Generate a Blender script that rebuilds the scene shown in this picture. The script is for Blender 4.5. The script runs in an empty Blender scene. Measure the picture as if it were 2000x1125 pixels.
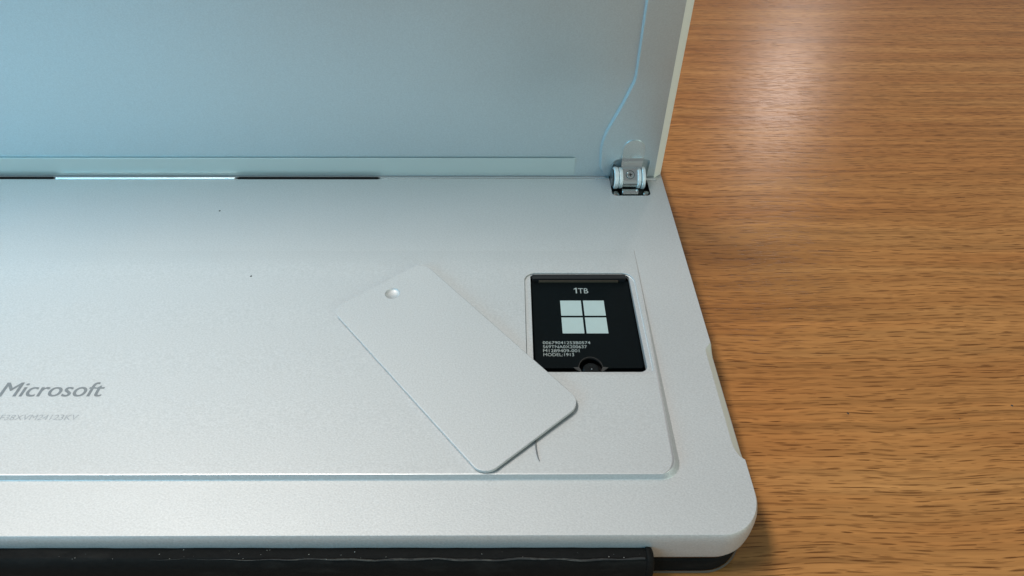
import bpy, math, random
from mathutils import Vector, Matrix
from mathutils.geometry import tessellate_polygon
K = 0.001                                   # every shape below is written in millimetres
S = bpy.context.scene
COL = S.collection
random.seed(7)

# ------------------------------------------------------------------ camera
cam_d = bpy.data.cameras.new('camera'); cam = bpy.data.objects.new('camera', cam_d); COL.objects.link(cam)
PITCH, YAW, ROLL, CAM_H = 0.6852095, 0.0065345, 0.0042544, 113.938
cam_d.sensor_width = 36; cam_d.lens = 1351.315/2000*36
cam_d.shift_y = -(562.5-443.479)/2000       # the photograph is an off-centre crop
cam_d.clip_start = 0.005; cam_d.clip_end = 50
F = Vector((math.sin(YAW)*math.cos(PITCH), math.cos(YAW)*math.cos(PITCH), -math.sin(PITCH)))
r0 = F.cross(Vector((0, 0, 1))).normalized(); u0 = r0.cross(F)
rr = r0*math.cos(ROLL)+u0*math.sin(ROLL); uu = -r0*math.sin(ROLL)+u0*math.cos(ROLL)
M = Matrix((rr, uu, -F)).transposed().to_4x4(); M.translation = Vector((0, 0, CAM_H*K))
cam.matrix_world = M
S.camera = cam

# ------------------------------------------------------------------ world and lamps
W = bpy.data.worlds.new('World'); S.world = W; W.use_nodes = True
bg = W.node_tree.nodes['Background']; bg.inputs[0].default_value = (0.94, 0.97, 1.0, 1); bg.inputs[1].default_value = 0.19

def area(name, loc, target, size, power, color, sy=None, shape='RECTANGLE', spread=180):
    d = bpy.data.lights.new(name, 'AREA'); d.energy = power; d.color = color; d.shape = shape
    d.size = size; d.size_y = sy or size; d.spread = math.radians(spread)
    o = bpy.data.objects.new(name, d); COL.objects.link(o); o.location = loc
    o.rotation_euler = (Vector(target)-Vector(loc)).to_track_quat('-Z', 'Y').to_euler()
    return o
area('ceiling_tube_lamp', (-0.58, 0.20, 1.40), (0.0, 0.12, 0), 0.7, 20, (0.985, 0.95, 0.90), 0.20)
area('ceiling_panel_lamp', (-0.85, 0.75, 1.75), (-0.05, 0.1, 0), 1.0, 1.6, (1.0, 0.90, 0.86), 0.9)
area('window_light', (-0.85, -0.62, 0.42), (-0.12, 0.16, 0.05), 0.8, 8.0, (0.22, 0.70, 1.0), 0.42)
area('room_light', (0.95, -0.75, 0.42), (0.05, 0.12, 0.0), 0.8, 7.0, (0.86, 1.0, 0.88), 0.5)
area('far_ceiling_lamp', (1.56, 3.57, 1.82), (0.119, 0.257, -0.014), 0.26, 5, (1.0, 0.86, 0.78), shape='DISK')

S.view_settings.view_transform = 'Standard'; S.view_settings.look = 'None'
S.view_settings.exposure = 0.0; S.view_settings.gamma = 1.0

# ------------------------------------------------------------------ materials
def nt(name):
    m = bpy.data.materials.new(name); m.use_nodes = True
    t = m.node_tree; b = t.nodes['Principled BSDF']
    return m, t, b
def N(t, kind, **kw):
    n = t.nodes.new(kind)
    for k, v in kw.items(): setattr(n, k, v)
    return n
def coords(t, scale, rot=(0, 0, 0)):
    tc = N(t, 'ShaderNodeTexCoord'); mp = N(t, 'ShaderNodeMapping')
    mp.inputs['Scale'].default_value = scale; mp.inputs['Rotation'].default_value = rot
    t.links.new(tc.outputs['Object'], mp.inputs['Vector']); return mp.outputs['Vector']
def noise(t, vec, scale=1, detail=2, rough=.5, dist=0):
    n = N(t, 'ShaderNodeTexNoise'); n.inputs['Scale'].default_value = scale; n.inputs['Detail'].default_value = detail
    n.inputs['Roughness'].default_value = rough; n.inputs['Distortion'].default_value = dist
    t.links.new(vec, n.inputs['Vector']); return n.outputs['Fac']
def ramp(t, fac, stops):
    r = N(t, 'ShaderNodeValToRGB'); e = r.color_ramp.elements
    while len(e) < len(stops): e.new(.5)
    for i, (p, c) in enumerate(stops):
        e[i].position = p; e[i].color = (c, c, c, 1) if isinstance(c, (int, float)) else (*c, 1)
    t.links.new(fac, r.inputs[0]); return r.outputs[0]
def bump(t, h, b, strength, dist, prev=None):
    n = N(t, 'ShaderNodeBump'); n.inputs['Strength'].default_value = strength; n.inputs['Distance'].default_value = dist
    t.links.new(h, n.inputs['Height'])
    if prev: t.links.new(prev, n.inputs['Normal'])
    t.links.new(n.outputs[0], b.inputs['Normal']); return n.outputs[0]
def mix(t, fac, a, b, mode='MIX'):
    n = N(t, 'ShaderNodeMix', data_type='RGBA', blend_type=mode)
    for s, v in ((n.inputs[0], fac), (n.inputs[6], a), (n.inputs[7], b)):
        if hasattr(v, 'links') or hasattr(v, 'is_output'): t.links.new(v, s)
        elif isinstance(v, tuple): s.default_value = (*v, 1)
        else: s.default_value = v
    return n.outputs[2]

def metal(name, col, rough, grain=.45, metallic=1.0, bs=.45, fine=1.0, coat=0, scuff=0):
    m, t, b = nt(name)
    v = coords(t, (2600*fine, 3600*fine, 3000*fine), (0, 0, math.radians(32)))
    g = noise(t, v, 1, 3, .62)
    v2 = coords(t, (32, 45, 45)); g2 = noise(t, v2, 1, 3, .55)
    c = mix(t, grain, col, ramp(t, g, [(.30, .58), (.70, 1.0)]), 'MULTIPLY')
    c = mix(t, .10, c, ramp(t, g2, [(.3, .8), (.7, 1.0)]), 'MULTIPLY')
    t.links.new(c, b.inputs['Base Color'])
    b.inputs['Metallic'].default_value = metallic
    if coat: b.inputs['Coat Weight'].default_value = coat; b.inputs['Coat Roughness'].default_value = .22
    rr_ = N(t, 'ShaderNodeMapRange'); rr_.inputs['To Min'].default_value = rough-.06; rr_.inputs['To Max'].default_value = rough+.07
    t.links.new(g2, rr_.inputs['Value']); t.links.new(rr_.outputs[0], b.inputs['Roughness'])
    nb = bump(t, g, b, bs, 0.00006)
    if scuff:
        sc = noise(t, coords(t, (14, 2600, 1), (0, 0, math.radians(-38))), 1, 1, .4)
        sc2 = noise(t, coords(t, (2100, 18, 1), (0, 0, math.radians(-21))), 1, 1, .4)
        mxx = N(t, 'ShaderNodeMath', operation='MAXIMUM')
        t.links.new(ramp(t, sc, [(.735, 0.), (.78, 1.)]), mxx.inputs[0]); t.links.new(ramp(t, sc2, [(.75, 0.), (.79, 1.)]), mxx.inputs[1])
        bump(t, mxx.outputs[0], b, -.25, 0.00004, nb)
    return m
ALU = metal('anodised_aluminium', (.565, .57, .565), .60, metallic=.62, coat=.4, scuff=1)
ALU_K = metal('blue_lit_aluminium_stand', (.58, .665, .69), .46, grain=.28, metallic=.9, bs=.30, scuff=1)  # neutral metal tinted blue, window light put into its colour
ALU_C = metal('anodised_aluminium_card', (.565, .57, .565), .60, metallic=.62, coat=.4, scuff=1)
STEEL = metal('satin_steel', (.66, .71, .70), .26, grain=.05, bs=.05)
BRIGHT = metal('machined_edge', (.72, .75, .75), .34, grain=.03, bs=.03)
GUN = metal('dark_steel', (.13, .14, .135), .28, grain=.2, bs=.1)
DISC = metal('pale_hinge_ring', (.80, .84, .83), .42, grain=.05, metallic=.6, bs=.05)

def plain(name, col, rough, spec=.5, metallic=0, nb=None, gr=.35):
    m, t, b = nt(name)
    v = coords(t, (900, 900, 900)); g = noise(t, v, 1, 4, .6)
    c = mix(t, gr, col, ramp(t, g, [(.3, .55), (.7, 1.15)]), 'MULTIPLY')
    t.links.new(c, b.inputs['Base Color'])
    b.inputs['Roughness'].default_value = rough; b.inputs['Specular IOR Level'].default_value = spec; b.inputs['Metallic'].default_value = metallic
    if nb: bump(t, g, b, nb, .0001)
    return m
BLACK = plain('black_plastic', (.008, .008, .009), .5, .35)
VOID = plain('dark_recess', (.004, .004, .004), .8, .2)
SSDM = plain('black_label_film', (.0015, .0032, .0038), .45, .09)
INK = plain('grey_print', (.30, .34, .33), .6, .3)
TILE = plain('silver_print', (.34, .42, .41), .55, .4, gr=.06)
ETCH = plain('etched_grey', (.20, .21, .215), .5, .5, .4)
ETCH2 = plain('faint_etched_grey', (.34, .35, .355), .5, .5, .6)
BRASS = plain('brass_pin', (.40, .29, .13), .35, .5, 1)
BROWN = plain('brown_connector', (.035, .028, .018), .5)
GLASS = plain('black_glass', (.004, .004, .005), .12, .5)
DIRT = plain('dark_speck', (.02, .022, .02), .7)
LINT = plain('pale_lint', (.26, .25, .23), .8)

def fabric():
    m, t, b = nt('black_suede_fabric')
    v = coords(t, (700, 1300, 1300)); g = noise(t, v, 1, 5, .7)
    v2 = coords(t, (90, 260, 260)); g2 = noise(t, v2, 1, 4, .6)
    c = mix(t, g, (.002, .0021, .0022), (.009, .0088, .0082))
    c = mix(t, ramp(t, g2, [(.52, 0.), (.78, .55)]), c, (.024, .023, .021))
    t.links.new(c, b.inputs['Base Color']); b.inputs['Roughness'].default_value = .75
    b.inputs['Specular IOR Level'].default_value = .10
    bump(t, g, b, .6, .00012)
    return m
FAB = fabric()
def seam_m():
    m, t, b = nt('worn_seam_fabric')
    v = coords(t, (500, 2500, 2500)); g = noise(t, v, 1, 5, .7)
    v2 = coords(t, (70, 70, 70)); g2 = noise(t, v2, 1, 3, .6)
    c = mix(t, ramp(t, g, [(.40, 0.), (.62, 1.)]), (.006, .006, .006), (.05, .048, .042))
    c = mix(t, ramp(t, g2, [(.42, 0.), (.56, 1.)]), (.010, .010, .010), c)
    t.links.new(c, b.inputs['Base Color']); b.inputs['Roughness'].default_value = .85
    bump(t, g, b, .5, .0001); return m
SEAM = seam_m()

def wood():
    m, t, b = nt('beech_wood_laminate')
    rz = math.radians(-2.2)
    tc = N(t, 'ShaderNodeTexCoord'); L = t.links.new
    w = N(t, 'ShaderNodeTexNoise'); w.inputs['Scale'].default_value = 22; w.inputs['Detail'].default_value = 2
    L(tc.outputs['Object'], w.inputs['Vector'])
    sub = N(t, 'ShaderNodeVectorMath', operation='SUBTRACT'); L(w.outputs['Color'], sub.inputs[0]); sub.inputs[1].default_value = (.5, .5, .5)
    ml = N(t, 'ShaderNodeVectorMath', operation='MULTIPLY'); L(sub.outputs[0], ml.inputs[0]); ml.inputs[1].default_value = (.003, .0042, 0)
    ad = N(t, 'ShaderNodeVectorMath', operation='ADD'); L(tc.outputs['Object'], ad.inputs[0]); L(ml.outputs[0], ad.inputs[1])
    def C(sx, sy, off=0, rot=rz):
        mp = N(t, 'ShaderNodeMapping'); mp.inputs['Scale'].default_value = (sx, sy, 1); mp.inputs['Rotation'].default_value = (0, 0, rot)
        mp.inputs['Location'].default_value = (off, off*1.7, off); L(ad.outputs[0], mp.inputs['Vector']); return mp.outputs[0]
    broad = noise(t, C(7, 75), 1, 4, .6)
    streak = noise(t, C(10, 560, 3), 1, 5, .62)
    fine = noise(t, C(90, 2600, 9), 1, 3, .6)
    c = ramp(t, broad, [(.28, (.285, .110, .030)), (.50, (.350, .150, .044)), (.74, (.425, .202, .066))])
    c = mix(t, .9, c, ramp(t, streak, [(.28, .60), (.5, .97), (.72, 1.28)]), 'MULTIPLY')
    c = mix(t, .5, c, ramp(t, fine, [(.3, .80), (.7, 1.12)]), 'MULTIPLY')
    # short dark pores: one slim dash per stretched cell, each with its own strength
    def math_(op, a, b_=None):
        n = N(t, 'ShaderNodeMath', operation=op)
        for k, v in enumerate((a, b_)):
            if v is None: continue
            if isinstance(v, (int, float)): n.inputs[k].default_value = v
            else: L(v, n.inputs[k])
        return n.outputs[0]
    def dashes(sx, sy, off, hl, ht, lo):
        vec = C(sx, sy, off)
        vo = N(t, 'ShaderNodeTexVoronoi', voronoi_dimensions='2D'); vo.inputs['Scale'].default_value = 1; L(vec, vo.inputs['Vector'])
        d = N(t, 'ShaderNodeVectorMath', operation='SUBTRACT'); L(vec, d.inputs[0]); L(vo.outputs['Position'], d.inputs[1])
        sp = N(t, 'ShaderNodeSeparateXYZ'); L(d.outputs[0], sp.inputs[0]); co = N(t, 'ShaderNodeSeparateColor'); L(vo.outputs['Color'], co.inputs[0])
        ln = math_('ADD', math_('MULTIPLY', co.outputs[1], hl*.8), hl*.45)
        a = math_('DIVIDE', sp.outputs[0], ln); b2 = math_('DIVIDE', sp.outputs[1], ht)
        q = math_('ADD', math_('MULTIPLY', a, a), math_('MULTIPLY', b2, b2))
        mr = N(t, 'ShaderNodeMapRange', interpolation_type='SMOOTHSTEP'); L(q, mr.inputs['Value'])
        mr.inputs['From Min'].default_value = .05; mr.inputs['From Max'].default_value = 1.; mr.inputs['To Min'].default_value = 1.; mr.inputs['To Max'].default_value = 0.
        return math_('MULTIPLY', mr.outputs[0], math_('ADD', math_('MULTIPLY', co.outputs[0], 1-lo), lo))
    p1 = dashes(140, 800, 5, .48, .165, .30)
    p2 = dashes(240, 1350, 8.3, .46, .18, .0)
    p3 = dashes(75, 560, 3.1, .50, .085, .1)
    mx = N(t, 'ShaderNodeMath', operation='MAXIMUM'); L(p1, mx.inputs[0]); L(math_('MAXIMUM', math_('MULTIPLY', p2, .7), p3), mx.inputs[1])
    c = mix(t, math_('MULTIPLY', mx.outputs[0], .86), c, (.060, .015, .001))
    t.links.new(c, b.inputs['Base Color'])
    rg = N(t, 'ShaderNodeMapRange'); rg.inputs['To Min'].default_value = .19; rg.inputs['To Max'].default_value = .30
    L(streak, rg.inputs['Value']); L(rg.outputs[0], b.inputs['Roughness'])
    b.inputs['Specular IOR Level'].default_value = .40
    inv = N(t, 'ShaderNodeMath', operation='SUBTRACT'); inv.inputs[0].default_value = 1; L(mx.outputs[0], inv.inputs[1])
    nb = bump(t, inv.outputs[0], b, .18, .0001)
    bump(t, streak, b, .22, .00015, nb)
    return m
WOOD = wood()

# ------------------------------------------------------------------ mesh helpers (mm in, metres out)
def obj(name, verts, faces, mat, parent=None, origin=(0, 0, 0), mats=None, fm=None, sharp=32, world=True, kind=None):
    """origin = world position in mm of the frame the vertices should be local to"""
    ox, oy, oz = origin
    me = bpy.data.meshes.new(name)
    me.from_pydata([((x-ox)*K, (y-oy)*K, (z-oz)*K) for x, y, z in verts], [], faces)
    for m in (mats or [mat]): me.materials.append(m)
    if fm:
        for i, k in enumerate(fm): me.polygons[i].material_index = k
    me.validate(); me.update()
    import bmesh
    bm = bmesh.new(); bm.from_mesh(me); bmesh.ops.remove_doubles(bm, verts=bm.verts, dist=1e-7)
    bmesh.ops.recalc_face_normals(bm, faces=bm.faces); bm.to_mesh(me); bm.free()
    me.shade_smooth(); me.set_sharp_from_angle(angle=math.radians(sharp))
    o = bpy.data.objects.new(name, me); COL.objects.link(o)
    if parent is not None: o.parent = parent
    else: o.location = (ox*K, oy*K, oz*K)
    wn = o.modifiers.new('weighted_normals', 'WEIGHTED_NORMAL'); wn.keep_sharp = True; wn.weight = 90
    if kind: o['kind'] = kind
    return o
def tag(o, label, cat, group=None):
    o['label'] = label; o['category'] = cat
    if group: o['group'] = group
    return o
def empty(name, loc):
    o = bpy.data.objects.new(name, None); COL.objects.link(o); o.location = [v*K for v in loc]; o.empty_display_size = .01; return o

def rrect(x0, y0, x1, y1, r, n=8):
    """counter-clockwise rounded rectangle with outward normals; r = one radius or (bl, br, tr, tl)"""
    rs = r if isinstance(r, (tuple, list)) else (r,)*4
    out = []
    for cx, cy, a0, q in ((x0, y0, 180, 0), (x1, y0, 270, 1), (x1, y1, 0, 2), (x0, y1, 90, 3)):
        R = rs[q]; sx = 1 if q in (0, 3) else -1; sy = 1 if q in (0, 1) else -1
        if R <= 1e-6:
            a = math.radians(a0+45); out.append((cx, cy, math.cos(a)*1.414, math.sin(a)*1.414)); continue
        for i in range(n+1):
            a = math.radians(a0+90*i/n); out.append((cx+sx*R+R*math.cos(a), cy+sy*R+R*math.sin(a), math.cos(a), math.sin(a)))
    return out
def ring(pts, off, z):
    return [(x+nx*off, y+ny*off, z(x+nx*off, y+ny*off) if callable(z) else z) for x, y, nx, ny in pts]
def loft(rings, V, Fc, close=True):
    base = len(V); n = len(rings[0])
    for r in rings: V.extend(r)
    for k in range(len(rings)-1):
        for i in range(n if close else n-1):
            a = base+k*n+i; b_ = base+k*n+(i+1) % n
            Fc.append((a, b_, b_+n, a+n))
    return base
def fill(loops, V, Fc):
    base = len(V)
    tri = tessellate_polygon([[Vector((p[0], p[1], 0)) for p in l] for l in loops])
    for l in loops: V.extend(l)
    Fc.extend([tuple(base+i for i in t_) for t_ in tri])
def slab(pts, z0, z1, e=.1, V=None, Fc=None, holes=()):
    """plate between z0 and z1 with softened edges"""
    V = [] if V is None else V; Fc = [] if Fc is None else Fc
    loft([ring(pts, -e, z0), ring(pts, 0, z0+e), ring(pts, 0, z1-e), ring(pts, -e*.3, z1-e*.3), ring(pts, -e, z1)], V, Fc)
    fill([ring(pts, -e, z0)], V, Fc); fill([ring(pts, -e, z1)], V, Fc)
    return V, Fc
def cyl(c, axis, r, l, V, Fc, n=24, e=.08, squash=1):
    """cylinder centred on c, along axis 'x','y','z' (length l) with soft edges"""
    prof = [(-l/2, 0), (-l/2, r-e), (-l/2+e, r), (l/2-e, r), (l/2, r-e), (l/2, 0)]
    rings = []
    for d, q in prof:
        rg = []
        for i in range(n):
            a = 2*math.pi*i/n; p, s = q*math.cos(a), q*math.sin(a)*squash
            rg.append({'x': (c[0]+d, c[1]+p, c[2]+s), 'y': (c[0]+p, c[1]+d, c[2]+s), 'z': (c[0]+p, c[1]+s, c[2]+d)}[axis])
        rings.append(rg)
    loft(rings, V, Fc); return V, Fc
def extrude_x(prof, x0, x1, V, Fc, caps=True):
    a = [(x0, y, z) for y, z in prof]; b_ = [(x1, y, z) for y, z in prof]
    base = len(V); n = len(prof); V.extend(a); V.extend(b_)
    for i in range(n): Fc.append((base+i, base+(i+1) % n, base+n+(i+1) % n, base+n+i))
    if caps:
        tri = tessellate_polygon([[Vector((y, z, 0)) for y, z in prof]])
        for t_ in tri: Fc.append(tuple(base+i for i in t_)); Fc.append(tuple(base+n+i for i in t_))
def text_obj(name, s, mat, parent, x0, y0, height, width, zf, origin, capref=.73, thick=.02, shear=0, bold=0):
    cu = bpy.data.curves.new(name, 'FONT'); cu.body = s; cu.size = 1; cu.extrude = 0; cu.resolution_u = 4
    tmp = bpy.data.objects.new(name, cu); COL.objects.link(tmp)
    dg = bpy.context.evaluated_depsgraph_get(); me = bpy.data.meshes.new_from_object(tmp.evaluated_get(dg))
    bpy.data.objects.remove(tmp); bpy.data.curves.remove(cu)
    xs = [v.co.x for v in me.vertices]; a, b_ = min(xs), max(xs)
    sx = width/(b_-a); sy = height/capref
    ox, oy, oz = origin
    for v in me.vertices:
        X = x0+(v.co.x-a)*sx; Y = y0+v.co.y*sy; X += shear*(Y-y0)
        v.co = ((X-ox)*K, (Y-oy)*K, (zf(X, Y)+thick-oz)*K)
    if bold:                                     # heavier strokes: the same outline once more, a hair to the right
        import bmesh
        bm = bmesh.new(); bm.from_mesh(me); g = bmesh.ops.duplicate(bm, geom=bm.verts[:]+bm.edges[:]+bm.faces[:])
        for v in g['geom']:
            if isinstance(v, bmesh.types.BMVert): v.co.x += bold*K; v.co.z += .004*K
        bm.to_mesh(me); bm.free()
    me.materials.clear(); me.materials.append(mat); me.name = name
    o = bpy.data.objects.new(name, me); COL.objects.link(o); o.parent = parent; return o

# ------------------------------------------------------------------ the desk
DZ = -14.4
V, Fc = slab(rrect(-700, -260, 900, 1000, 12), DZ-26, DZ, 1.5)
desk = obj('desk', V, Fc, WOOD, origin=(0, 0, DZ)); desk['kind'] = 'structure'

# ------------------------------------------------------------------ keyboard cover under the tablet
kc = empty('keyboard_cover', (-99.8, 150, DZ))
tag(kc, 'black fabric keyboard cover lying on the wooden desk under the silver tablet', 'keyboard cover')
OK_ = (-99.8, 150, DZ)
V, Fc = [], []
P = rrect(-242.9, 57.7, 43.3, 266, 8, 12)
rs = [ring(P, -.8, DZ+.1), ring(P, -.2, DZ+.35), ring(P, 0, DZ+1.0), ring(P, 0, -10.6), ring(P, -.3, -10.1), ring(P, -1, -9.8)]
loft(rs, V, Fc); fill([rs[0]], V, Fc); fill([rs[-1]], V, Fc)
obj('cover_panel', V, Fc, FAB, kc, OK_)
P = rrect(-242.8, 57.6, 43.4, 266, 8, 12)
V, Fc = [], []
loft([ring(P, .0, DZ+.12), ring(P, .18, DZ+.22), ring(P, .16, DZ+.42), ring(P, -.1, DZ+.5)], V, Fc)
obj('edge_highlight', V, Fc, plain('brown_edge_highlight', (.10, .075, .055), .6), kc, OK_)  # the cover's thin edge highlight, drawn as a brownish band
# the folded spine along the tablet's lower edge
def spine_prof(k=0):
    return [(56.9, -9.2), (57.15, -4.2), (56.95, -3.45), (56.5, -3.12), (55.9, -3.02), (55.2, -3.03), (54.9, -3.08),
            (54.45, -3.55), (54.0, -4.6), (53.7, -6.5), (53.6, -9.5), (53.9, -12.5), (54.6, -13.9), (56.0, -14.2), (57.1, -13.6), (57.3, -11.0)]
V, Fc = [], []
base = None; n = len(spine_prof()); xs = [-215+i*2.0 for i in range(120)]; xs = [x for x in xs if x < 23.2]+[23.35]
rings = []
for i, x in enumerate(xs):
    rg = []
    for j, (y, z) in enumerate(spine_prof()):
        top = 1 if 2 <= j <= 9 else 0
        dz = top*(.055*math.sin(x*.23)+.05*math.sin(x*.71+1)+.03*math.sin(x*1.9)) + top*(.0032*(23-x) if x > -180 else .6)
        rg.append((x, y, z+dz*.8))
    rings.append(rg)
loft([[r[j] for j in range(n)] for r in rings], V, Fc)
tri = tessellate_polygon([[Vector((y, z, 0)) for y, z in spine_prof()]])
for t_ in tri: Fc.append(tuple(t_)); Fc.append(tuple((len(xs)-1)*n+i for i in t_))
spine = obj('spine_fold', V, Fc, FAB, kc, OK_, sharp=50)
# rounded end of the spine
V, Fc = [], []
rings = []
for x, s in ((23.38, 1.03), (23.55, 1.06), (24.0, 1.05), (24.45, .99), (24.72, .86), (24.8, .5)):
    cy, cz = 55.35, -8.4
    rings.append([(x, cy+(y-cy)*s, cz+(z-cz)*s) for y, z in spine_prof()])
loft(rings, V, Fc)
for k in (0, len(rings)-1):
    for t_ in tri: Fc.append(tuple(k*n+i for i in t_))
obj('spine_end', V, Fc, FAB, kc, OK_, sharp=60)
# worn seam on the front top edge of the spine
V, Fc = [], []
rings = []
x = -60.0
while x < 23.3:
    w = .10+.07*abs(math.sin(x*.31+.5))+.05*random.random()
    if x < -20: w *= max(.15, (x+60)/40)
    yy = 54.72+.10*math.sin(x*.33)+.07*math.sin(x*.9)+.03*random.random(); zz = -3.06+.09*math.sin(x*.41)+.0032*.8*(23-x)+.03*random.random()
    rings.append([(x, yy+w*math.cos(a), zz+w*.9*math.sin(a)) for a in [k*math.pi/3 for k in range(6)]])
    x += .55
loft(rings, V, Fc)
obj('seam', V, Fc, SEAM, spine, OK_, sharp=60)

# ------------------------------------------------------------------ the tablet
TO = (-99.8, 161.5, -9.3)
tab = empty('tablet', TO)
tag(tab, 'silver metal tablet lying face down on the desk with its kickstand raised', 'tablet')
def h(x, y): return 1.5*max(0., (130-y))/62.4          # wedge-shaped raised middle of the back
X0, X1 = -243.3, 43.7
outer = rrect(X0, 57.35, X1, 265.4, 7.6, 14)
foot = rrect(-230.9, 67.6, 31.35, 130.0, (3.8, 3.8, 0, 0), 10)
rec = rrect(28.7, 153.1, 39.3, 162.6, (1.1, 1.1, .3, .3), 5)
notch = [(43.7, 99.9), (43.25, 99.5), (42.5, 98.55), (42.15, 97.8), (42.12, 96.5), (42.12, 85), (42.12, 75.2), (42.2, 74.2), (42.5, 73.0), (42.95, 72.2), (43.45, 71.75), (43.7, 71.6)]
# insert the thumb notch into the right edge of the top outline
top_loop = ring(outer, -.03, 0.0)
idx = [i for i in range(len(outer)) if outer[i][0] > X1-.01 and outer[i][1] < 70]
i_br = max(idx)                                          # last point of the bottom right corner
nl = [(min(a, X1-.03), b_, 0.0) for a, b_ in reversed(notch)]
top_full = top_loop[:i_br+1]+nl+top_loop[i_br+1:]
V, Fc = [], []
fill([top_full, ring(foot, 0, 0.0), ring(rec, 0, 0.0)], V, Fc)
# edges: outline with the notch points so that the wall dips below the notch
def wall_ring(off, z, dip):
    pts = []
    for i, (x, y, nx, ny) in enumerate(outer):
        pts.append((x+nx*off, y+ny*off, z))
        if i == i_br:
            for k, (a, b_) in enumerate(reversed(notch)):
                s = max(0., min(1., (X1-a)/1.58))
                pts.append((X1+off, b_, z-dip*s))
    return pts
n2 = len(top_full)
wr = [top_full, wall_ring(.02, -.06, 1.85), wall_ring(.26, -.6, 1.6), wall_ring(.44, -1.5, .9), wall_ring(.50, -2.7, .1), wall_ring(.46, -5, 0), wall_ring(.25, -7.0, 0), wall_ring(-.10, -8.0, 0), wall_ring(-.25, -8.3, 0)]
loft(wr, V, Fc)
fill([wr[-1]], V, Fc)
body = obj('back_shell', V, Fc, ALU, tab, TO, sharp=28, mats=[ALU, metal('lit_notch_aluminium', (.62, .66, .62), .5, grain=.15, metallic=.25, bs=.1)])  # notch faces get a paler colour to look lit
for p_ in body.data.polygons:
    c_ = p_.center/K
    if c_.x+TO[0] > 42.0 and 71.7 < c_.y+TO[1] < 99.9 and p_.normal.z < .985 and c_.z+TO[2] > -2.2: p_.material_index = 1

# raised middle with the drive opening
reb = rrect(3.8, 90.6, 29.95, 121.75, (1.5, 2.0, 3.0, 2.6), 8)
opn = rrect(5.25, 91.6, 28.85, 121.45, (1.2, 1.6, .8, .8), 8)
V, Fc = [], []
def hin(pts, k):
    out = []
    for x, y, nx, ny in pts:
        H = h(x, y); off = -(H*.10+.03+H*.62*abs(nx))*k if ny < .6 else 0
        out.append((x+nx*off, y+ny*off))
    return out
r0_ = ring(foot, 0, 0.0)
r1_ = [(x, y, .86*h(x, y)) for x, y in hin(foot, .75)]
r2_ = [(x, y, .97*h(x, y)) for x, y in hin(foot, 1.05)]
r3_ = [(x, y, h(x, y)) for x, y in hin(foot, 1.45)]
r3_ = [(x, min(y, 130.0), h(x, y)) for x, y, z in r3_]
# the corner points at Y = 130 share the same place on every ring
rf_ = [(x, y, .003) for x, y, z in [(p[0]+p[2]*.13, min(130., p[1]+(p[3]*.13 if p[3] < .6 else 0)), 0) for p in foot]]
r0_ = [(x, y, .09*h(x, y)+.003) for x, y in hin(foot, 0)]
loft([rf_, r0_, r1_, r2_, r3_], V, Fc)
nf_ = len(foot); edge_idx = set(range(3*nf_, 4*nf_))
rebt = [(x, y, h(x, y)) for x, y, z in ring(reb, .06, 0)]
fill([r3_, rebt], V, Fc)
loft([rebt, [(x, y, h(x, y)-.08) for x, y, z in ring(reb, 0, 0)], [(x, y, h(x, y)-.40) for x, y, z in ring(reb, -.02, 0)], [(x, y, h(x, y)-.46) for x, y, z in ring(reb, -.12, 0)]], V, Fc)
lo = [(x, y, h(x, y)-.46) for x, y, z in ring(reb, -.12, 0)]
li = [(x, y, h(x, y)-.46) for x, y, z in ring(opn, .05, 0)]
loft([lo, li], V, Fc)
loft([li, [(x, y, h(x, y)-.54) for x, y, z in ring(opn, 0, 0)], [(x, y, -1.35) for x, y, z in ring(opn, 0, 0)]], V, Fc)
obj('raised_plate', V, Fc, ALU, tab, TO, sharp=28, mats=[ALU, metal('rim_highlight', (.88, .89, .88), .42, grain=.05, bs=.05)], fm=[1 if i in edge_idx else 0 for i in range(len(Fc))])  # highlight along the plate's edge painted as a paler band
# dark bay inside the opening
V, Fc = [], []
loft([ring(opn, .2, -1.2), ring(opn, -.04, -1.2), ring(opn, -.04, -3.2)], V, Fc); fill([ring(opn, 0, -3.2)], V, Fc)
bay = obj('drive_bay', V, Fc, VOID, tab, TO)
V, Fc = slab(rrect(5.7, 119.9, 28.0, 121.35, .25), -2.6, .12, .1)
conn = obj('connector', V, Fc, BLACK, tab, TO)
V, Fc = slab(rrect(7.2, 119.55, 26.2, 119.88, .1), -1.6, -.45, .05)
obj('contact_strip', V, Fc, BROWN, conn, TO)
for x in (8.6, 10.6, 12.7, 22.1, 24.2, 26.2):
    V, Fc = slab(rrect(x, 91.95, x+.85, 92.25, .14, 3), -2.2, -1.75, .05)
    obj('contact_pad', V, Fc, BRASS, bay, TO)
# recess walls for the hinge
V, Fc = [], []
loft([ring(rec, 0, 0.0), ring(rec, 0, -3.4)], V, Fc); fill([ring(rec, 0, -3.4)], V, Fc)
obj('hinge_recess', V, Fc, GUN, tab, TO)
# screen glass facing the desk
P = rrect(-242.9, 57.75, 43.3, 265, 7.4, 14)
V, Fc = [], []
rs = [ring(P, 0, -8.25), ring(P, .05, -8.9), ring(P, -.2, -9.3)]
loft(rs, V, Fc); fill([rs[0]], V, Fc); fill([rs[-1]], V, Fc)
obj('screen_glass', V, Fc, GLASS, tab, TO)
# pinholes, lettering
for x, y in ((-77.2, 146.24), (-61.4, 120.6)):
    V, Fc = [], []
    cyl((x, y, h(x, y)+.0), 'z', .26, .06, V, Fc, 10, .01)
    obj('pinhole', V, Fc, DIRT, tab, TO)
text_obj('maker_lettering', 'Microsoft', ETCH, tab, -101.0, 85.1, 3.75, 20.1, h, TO, bold=.16)
text_obj('serial_lettering', 'F38XVM24123KV', ETCH2, tab, -97.55, 79.5, 1.32, 14.8, h, TO)

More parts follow.
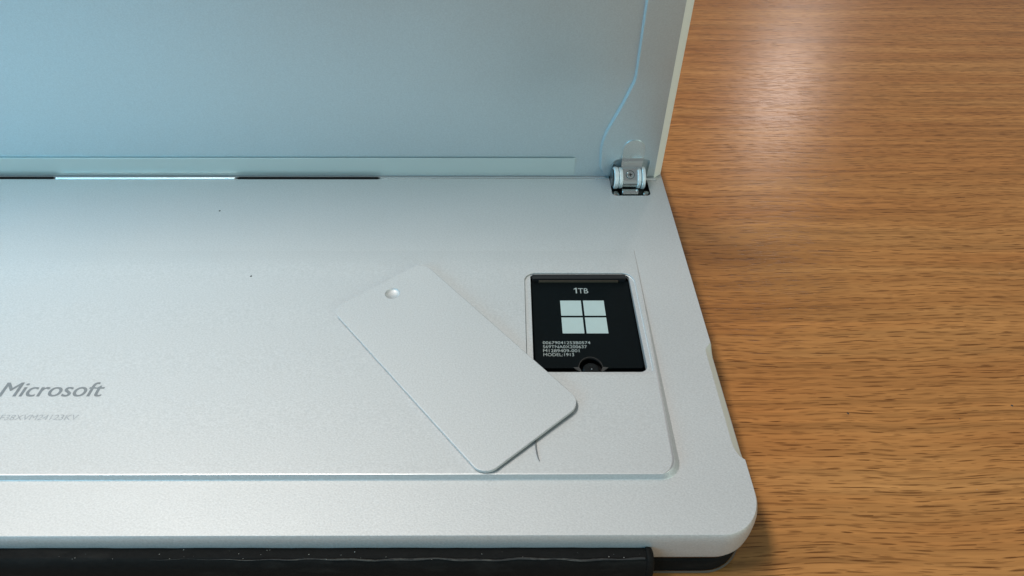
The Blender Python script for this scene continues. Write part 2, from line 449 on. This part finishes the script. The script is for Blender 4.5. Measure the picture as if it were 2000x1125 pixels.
# ------------------------------------------------------------------ kickstand (its own tilted frame: x along the hinge, z up the plate, -y towards the camera)
HY = 161.4; TILT = math.radians(4.5)
ks_origin = (0, HY, 0)
def kobj(name, V, Fc, mat, parent, **kw):
    return obj(name, V, Fc, mat, parent, (0, 0, 0), **kw)
def swap(V): return [(x, -z, y) for x, y, z in V]        # plates are drawn in (x, up) with z = towards the camera
V, Fc = slab(rrect(-243.1, .12, 41.2, 103, .3), -2.0, -.9, .06)
ks = kobj('kickstand', swap(V), Fc, ALU_K, tab)
ks.location = ((0-TO[0])*K, (HY-TO[1])*K, (0-TO[2])*K); ks.rotation_euler = (TILT, 0, 0)
# raised side border with the bent inner step
step_in = [(31.75, 103), (31.95, 60), (31.95, 33.0), (31.75, 31.6), (29.5, 24.6), (28.4, 21.8), (26.3, 16.2), (25.55, 13.2), (25.3, 10.6), (25.5, 5.0), (25.75, 3.4), (26.3, 2.0), (27.1, 1.15), (28.0, .80)]
def inset_poly(p, d):
    out = []
    for i, (x, y) in enumerate(p):
        a = p[max(0, i-1)]; b_ = p[min(len(p)-1, i+1)]
        tx, ty = b_[0]-a[0], b_[1]-a[1]; L = math.hypot(tx, ty) or 1
        out.append((x-ty/L*d, y+tx/L*d))
    return out
step_top = inset_poly(step_in, .40); step_top[0] = (step_top[0][0], 103); 
cut = [(29.05, .8), (29.2, 5.6), (29.55, 6.4), (30.3, 6.75), (38.5, 6.75), (39.25, 6.45), (39.5, 5.7), (39.2, .5)]
V, Fc = [], []
tp = step_top+cut+[(41.35, .05), (41.25, 103)]
tp3 = [(x, y, 0.0) for x, y in tp]
fill([tp3], V, Fc)
base = len(V); 
mid = inset_poly(step_in, .32); mid[0] = (mid[0][0], 103)
V.extend([(x, y, -.9) for x, y in step_in]); V.extend([(x, y, -.10) for x, y in mid]); V.extend([(x, y, 0.0) for x, y in step_top])
n = len(step_in)
for k in range(2):
    for i in range(n-1): Fc.append((base+k*n+i, base+k*n+i+1, base+(k+1)*n+i+1, base+(k+1)*n+i))
base = len(V); V.extend([(x, y, 0.0) for x, y in cut]); V.extend([(x, y, -2.4) for x, y in cut]); n = len(cut)
for i in range(n-1): Fc.append((base+i, base+i+1, base+n+i+1, base+n+i))
# bottom edge left and right of the hinge cut-out
for a, b_ in (((28.6, .8), (29.05, .8)), ((39.2, .5), (41.35, .05))):
    base = len(V); V.extend([(*a, 0.0), (*b_, 0.0), (*b_, -2.0), (*a, -2.0)]); Fc.append((base, base+1, base+2, base+3))
kobj('side_border', swap(V), Fc, ALU_K, ks, sharp=20)
# chamfered outer edge
V, Fc = [], []
prof = lambda u, xi, xo: [(xi, u, 0.0), (xi+.12, u, -.05), (xo-.10, u, -1.75), (xo, u, -1.95), (xo, u, -2.2), (xi, u, -2.25)]
us = [(.05, 41.35, 43.62), (50, 41.28, 43.66), (103, 41.2, 43.7)]
base = 0; rings = [prof(*q) for q in us]
loft(rings, V, Fc); 
for k in (0, 2): Fc.append(tuple(k*6+i for i in range(6)))
kobj('chamfered_edge', swap(V), Fc, metal('lit_chamfer_aluminium', (.76, .80, .74), .5, grain=.12, metallic=.15, bs=.1), ks, sharp=20)  # greenish-white room light is put into this edge's pale colour
# lower reinforcement strip, leaning a little
V, Fc = slab(rrect(-231, .55, 18.65, 6.82, (.1, .1, .5, .5), 5), -.9, -.55, .05)
V = [(x, y, z-(6.8-y)*.075+.2) for x, y, z in V]
kobj('reinforcement_strip', swap(V), Fc, metal('tinted_strip_aluminium', (.56, .63, .61), .34, grain=.05, metallic=.6, bs=.05), ks)  # greener colour stands in for the reflection on the tilted strip
# bright rolled lip between the black gap bars
def lip(x0, x1, r, mat=BRIGHT, zz=.12, yy=-.35):
    V, Fc = [], []
    cyl(((x0+x1)/2, yy, zz), 'x', r, x1-x0, V, Fc, 16, .08)
    return kobj('hinge_lip', V, Fc, mat, ks)
lip(-128.2, -77.6, .40)
lip(-36.2, 24.8, .15, STEEL, .02, -.2)
lip(24.8, 28.6, .20, STEEL, .02)
lip(38.8, 41.9, .42, BRIGHT, .30, -.75)
for x0, x1 in ((-188, -128.2), (-77.6, -36.2)):
    V, Fc = [], []
    pr = [(-.62, -.05), (-.62, .08), (-.35, .20), (.3, .20), (.3, -.05)]
    extrude_x(pr, x0+1.2, x1-1.2, V, Fc)
    for a, b_ in ((x0, x0+1.2), (x1, x1-1.2)):
        base = len(V); V.extend([(b_, y, z) for y, z in pr]); V.append((a, -.3, .3))
        for i in range(5): Fc.append((base+i, base+(i+1) % 5, base+5))
    kobj('gap_shadow_bar', V, Fc, VOID, ks)  # black bar painted in for the shadowed gap below the stand

# ------------------------------------------------------------------ hinge (world mm, child of the tablet)
V, Fc = [], []
cyl((33.7, 158.6, 2.15), 'x', 2.0, 4.4, V, Fc, 32, .1)
hinge = obj('hinge_barrel', V, Fc, GUN, tab, TO)
def disc(x0, x1, r, mat=DISC, yc=158.6, zc=2.15):
    V, Fc = [], []
    cyl(((x0+x1)/2, yc, zc), 'x', r, x1-x0, V, Fc, 40, .18)
    return obj('hinge_disc', V, Fc, mat, hinge, TO)
disc(29.3, 30.5, 3.1); disc(30.68, 31.7, 2.95); disc(35.75, 36.75, 3.0); disc(36.95, 37.95, 3.15)
disc(28.75, 29.25, 2.4, GUN)
# sheet leaf: flat tongue on the stand, bent forward over the barrel
leafw = [(-5.2, 5.6), (-4.9, 4.5), (-4.55, 2.6), (-4.35, .6), (-4.3, -.5)]
V, Fc = [], []
ux0, ux1 = 31.5, 37.45
flat = [(ux0, 7.3)]+[(ux1, 7.3), (ux1, 10.5)]+[(34.45+2.98*math.cos(math.radians(a)), 10.5+3.0*math.sin(math.radians(a))) for a in range(10, 180, 10)]+[(ux0, 10.5)]
loft([[(x, y, 0.0) for x, y in flat], [(x, y, .22) for x, y in flat]], V, Fc); fill([[(x, y, .22) for x, y in flat]], V, Fc)
V = swap(V)
# bends: (towards camera, up)
bend = [(.22, 7.3), (.50, 7.15), (.90, 6.90), (1.18, 6.45), (1.30, 5.95), (1.55, 5.62), (2.1, 5.48), (2.6, 5.25), (4.85, 3.42), (5.2, 2.9), (5.32, 2.2), (5.2, 1.3), (4.9, .7)]
wid = [(31.5, 37.45), (31.45, 37.4), (31.4, 37.3), (31.35, 37.2), (31.35, 37.15), (31.35, 37.1), (31.35, 37.0), (31.75, 35.72)]+[(31.75, 35.72)]*5
base = len(V); m_ = len(bend)
for k in (0, 1):
    V.extend([(w[k], -o_, u_) for (o_, u_), w in zip(bend, wid)]); V.extend([(w[k], -o_+.22, u_-.14) for (o_, u_), w in zip(bend, wid)])
for i in range(m_-1):
    a = base+i; c_ = base+2*m_+i
    Fc.append((a, a+1, c_+1, c_)); Fc.append((a+m_, a+m_+1, c_+m_+1, c_+m_))
    Fc.append((a, a+1, a+m_+1, a+m_)); Fc.append((c_, c_+1, c_+m_+1, c_+m_))
kobj('hinge_leaf', V, Fc, STEEL, ks, sharp=50)
# countersunk screw head on the leaf: a disc whose axis leans with the leaf
sn = Vector((0, -.63, .776)); sx_ = Vector((1, 0, 0)); sy_ = sn.cross(sx_); sc = Vector((33.72, -3.72, 4.34))
def tilted(V): return [tuple(sc+sx_*x+sy_*y+sn*z) for x, y, z in V]
V, Fc = [], []
cyl((0, 0, .02), 'z', 1.22, .14, V, Fc, 28, .05)
kobj('screw_collar', tilted(V), Fc, GUN, ks)
V, Fc = [], []
cyl((0, 0, .06), 'z', 1.02, .22, V, Fc, 28, .08)
kobj('hinge_screw', tilted(V), Fc, STEEL, ks)
for a in (15, 105):
    ca, sa = math.cos(math.radians(a)), math.sin(math.radians(a))
    q = [(x*ca-y*sa, x*sa+y*ca) for x, y in ((-.55, -.13), (.55, -.13), (.55, .13), (-.55, .13))]
    V = [(x, y, .10) for x, y in q]+[(x, y, .178+.002*(a > 50)) for x, y in q]
    kobj('screw_slot', tilted(V), [(4, 5, 6, 7), (0, 1, 5, 4), (1, 2, 6, 5), (2, 3, 7, 6), (3, 0, 4, 7)], VOID, ks)
# lower roller, side cheeks and rivets in the recess
V, Fc = [], []
cyl((33.85, 155.3, -.75), 'x', 1.15, 4.5, V, Fc, 32, .15)
obj('hinge_roller', V, Fc, STEEL, hinge, TO)
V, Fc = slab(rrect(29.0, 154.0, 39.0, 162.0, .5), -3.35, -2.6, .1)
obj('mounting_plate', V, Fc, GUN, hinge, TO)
for x in (29.9, 38.35):
    V, Fc = [], []
    cyl((x, 155.1, -1.2), 'z', .98, 1.6, V, Fc, 24, .35)
    obj('rivet', V, Fc, metal('rivet_steel', (.42, .42, .39), .22, grain=.1, bs=.1), hinge, TO)

# ------------------------------------------------------------------ solid state drive in the bay
SO = (17.2, 107, -1.7)
ssd = empty('storage_drive', SO)
tag(ssd, 'black storage drive marked 1TB seated in the open bay of the tablet', 'storage drive')
arc = [(17.35+2.55*math.cos(math.radians(a)), 93.75+3.0*math.sin(math.radians(a))) for a in range(180, -1, -12)]
out = [(5.55, 120.2), (5.55, 93.75)]+arc+[(28.0, 93.75), (28.35, 93.95), (28.5, 94.4), (28.55, 119.9), (28.3, 120.2)]
V, Fc = [], []
loft([[(x, y, -1.9) for x, y in out], [(x, y, -1.08) for x, y in out], [(17.2+(x-17.2)*.996, 107+(y-107)*.997, -1.0) for x, y in out]], V, Fc)
fill([[(17.2+(x-17.2)*.996, 107+(y-107)*.997, -1.0) for x, y in out]], V, Fc); fill([[(x, y, -1.9) for x, y in out]], V, Fc)
obj('label_plate', V, Fc, SSDM, ssd, SO, sharp=25)
arc2 = [(17.35+2.62*math.cos(math.radians(a)), 93.75+3.08*math.sin(math.radians(a))) for a in range(180, -1, -12)]
arc3 = [(17.35+2.50*math.cos(math.radians(a)), 93.75+2.94*math.sin(math.radians(a))) for a in range(180, -1, -12)]
V = [(x, y, -.985) for x, y in arc2]+[(x, y, -.985) for x, y in arc3]+[(x, y, -1.5) for x, y in arc3]; n = len(arc2)
Fc = [(k*n+i, k*n+i+1, (k+1)*n+i+1, (k+1)*n+i) for k in range(2) for i in range(n-1)]
obj('notch_rim', V, Fc, plain('bare_board_edge', (.02, .017, .015), .5), ssd, SO)
for sx in (-1, 1):
    q = [(17.35+sx*2.5, 94.1), (17.35+sx*3.7, 93.95), (17.35+sx*3.2, 93.5), (17.35+sx*2.2, 92.7), (17.35+sx*2.1, 93.1)]
    V, Fc = [], []
    loft([[(x, y, -1.35) for x, y in q], [(x, y, -.97) for x, y in q]], V, Fc); fill([[(x, y, -.97) for x, y in q]], V, Fc)
    obj('ground_pad', V, Fc, plain('tin_pad', (.10, .095, .09), .4, .5, .8), ssd, SO)
sq0 = [(x, y) for x in (11.98, 17.29) for y in (103.48, 108.83)]
proto = None
for x, y in sq0:
    if proto is None:
        V = [(x, y, -.975), (x+4.82, y, -.975), (x+4.82, y+4.78, -.975), (x, y+4.78, -.975), (x, y, -1.0), (x+4.82, y, -1.0), (x+4.82, y+4.78, -1.0), (x, y+4.78, -1.0)]
        proto = obj('emblem_square', V, [(0, 1, 2, 3), (0, 4, 5, 1), (1, 5, 6, 2), (2, 6, 7, 3), (3, 7, 4, 0)], TILE, ssd, SO); px, py = x, y
    else:
        o = proto.copy(); COL.objects.link(o); o.parent = ssd; o.location = ((x-px)*K, (y-py)*K, 0)
fl = lambda x, y: -1.0
text_obj('capacity_lettering', 'TB', INK, ssd, 16.42, 116.0, 1.80, 2.36, fl, SO)
V = [(x, y, -.98) for x, y in ((15.85, 116.0), (16.13, 116.0), (16.13, 117.85), (15.93, 117.85), (15.42, 117.50), (15.42, 117.22), (15.85, 117.48))]
obj('capacity_lettering', V, [(0, 1, 2, 3, 6), (3, 4, 5, 6)], INK, ssd, SO)
for s, y, w in (('00679041253B0574', 100.37, 10.35), ('S69TNA0X200637', 99.22, 9.5), ('M1289409-001', 98.10, 7.8), ('MODEL:1913', 97.0, 6.55)):
    text_obj('printed_line', s, INK, ssd, 7.48, y, .86, w, fl, SO)
# retaining screw of the drive
V, Fc = [], []
cyl((17.35, 93.5, -1.3), 'z', 1.75, .75, V, Fc, 30, .25)
scr = obj('retaining_screw', V, Fc, plain('black_oxide_screw', (.012, .012, .012), .3, .6, .6), origin=(17.35, 93.5, -1.6))
tag(scr, 'small black screw holding the lower edge of the storage drive', 'screw')
V, Fc = [], []
for k in range(3):
    a = math.radians(60*k); ca, sa = math.cos(a), math.sin(a)
    q = [(17.35+x*ca-y*sa, 93.5+x*sa+y*ca) for x, y in ((-.7, -.2), (.7, -.2), (.7, .2), (-.7, .2))]
    b0 = len(V); V += [(x, y, -.915+.003*k) for x, y in q]; Fc.append((b0, b0+1, b0+2, b0+3))
obj('screw_socket', V, Fc, VOID, scr, (17.35, 93.5, -1.6))
V, Fc = [], []
cyl((17.45, 93.45, -.88), 'z', .14, .1, V, Fc, 8, .04)
obj('socket_glint', V, Fc, BRIGHT, scr, (17.35, 93.5, -1.6))  # tiny bright stud standing in for the glint on the screw head

# ------------------------------------------------------------------ the removed drive door lying on the back
HL, HW, TH = 27.4, 12.35, .80
P = rrect(-HL, -HW, HL, HW, 3.1, 10)
V, Fc = [], []
dc = (-22.7, .8); R = 1.72
circ = lambda r, z, n=40: [(dc[0]+r*math.cos(2*math.pi*i/n), dc[1]+r*math.sin(2*math.pi*i/n), z) for i in range(n)]
tops = ring(P, -.12, 0)
loft([ring(P, -.25, -TH), ring(P, -.02, -TH+.15), ring(P, 0, -.22), ring(P, -.03, -.06), tops], V, Fc)
fill([tops, circ(R, 0)], V, Fc); fill([ring(P, -.25, -TH)], V, Fc)
bowl = []
for k in range(0, 8):
    a = k/8; r_ = R*math.cos(a*math.pi/2) if k else R
    bowl.append(circ(max(r_, .01), -.62*math.sin(a*math.pi/2)))
bowl.append(circ(.02, -.62))
loft(bowl, V, Fc)
door = obj('drive_door', V, Fc, ALU_C, None, (0, 0, 0), sharp=34)
tag(door, 'loose silver cover plate with a round dimple lying askew beside the open bay', 'cover plate')
gx, gy = .009, -.016
nrm = Vector((-gx, -gy, 1)).normalized(); ax = Vector((.644, -.765, 0)); ax.z = gx*ax.x+gy*ax.y; ax.normalize(); ay = nrm.cross(ax)
Md = Matrix((ax, ay, nrm)).transposed().to_4x4(); Md.translation = Vector((-12.6, 95.5, 1.98))*K
door.matrix_world = Md
# thin dark grey curved sliver running out from the door's edge
path = [(5.0, 77.2), (5.0, 75.6), (5.02, 74.2), (5.08, 73.0), (5.22, 71.8), (5.42, 70.9), (5.6, 70.4)]
V, Fc = [], []
rings = []
for i, (x, y) in enumerate(path):
    w = .13 if i < 5 else .13*(7-i)/3
    z = h(x, y)
    rings.append([(x-w, y, z-.05), (x-w, y, z+.22), (x+w, y, z+.22), (x+w, y, z-.05)])
loft(rings, V, Fc)
inv = Md.inverted()
V = [tuple((inv @ (Vector(v)*K))/K) for v in V]
obj('dark_sliver', V, Fc, metal('sliver_grey', (.30, .32, .33), .4, grain=.1, bs=.1), door)

# ------------------------------------------------------------------ lint on the fabric, specks on the desk
def flakes(name, pts, mat, smin, smax):
    V, Fc = [], []
    for x, y, z in pts:
        s = random.uniform(smin, smax); a = random.random()*3.14; k = random.uniform(.3, 1)
        b0 = len(V)
        for q, (dx, dy) in enumerate(((-1, 0), (0, -k), (1, 0), (0, k))):
            V.append((x+s*(dx*math.cos(a)-dy*math.sin(a)), y+s*(dx*math.sin(a)+dy*math.cos(a)), z))
        V.append((x, y, z+s*.6))
        Fc += [(b0+i, b0+(i+1) % 4, b0+4) for i in range(4)]
    return obj(name, V, Fc, mat, kind='stuff')
pts = [(random.uniform(-105, 23), random.choice((random.uniform(54.9, 56.6), random.gauss(54.95, .18))), 0) for _ in range(38)]
pts = [(x, y, -2.98+.0026*(23-x)) for x, y, z in pts]
flakes('lint', pts, LINT, .03, .12)
pts = [(random.uniform(50, 190), random.uniform(50, 260), DZ+.02) for _ in range(14)]
flakes('dust', pts, LINT, .05, .16)
pts = [(75.0, 92, DZ+.02), (112.5, 94, DZ+.02), (99.0, 90.5, DZ+.02)]
flakes('crumbs', pts, DIRT, .22, .36)
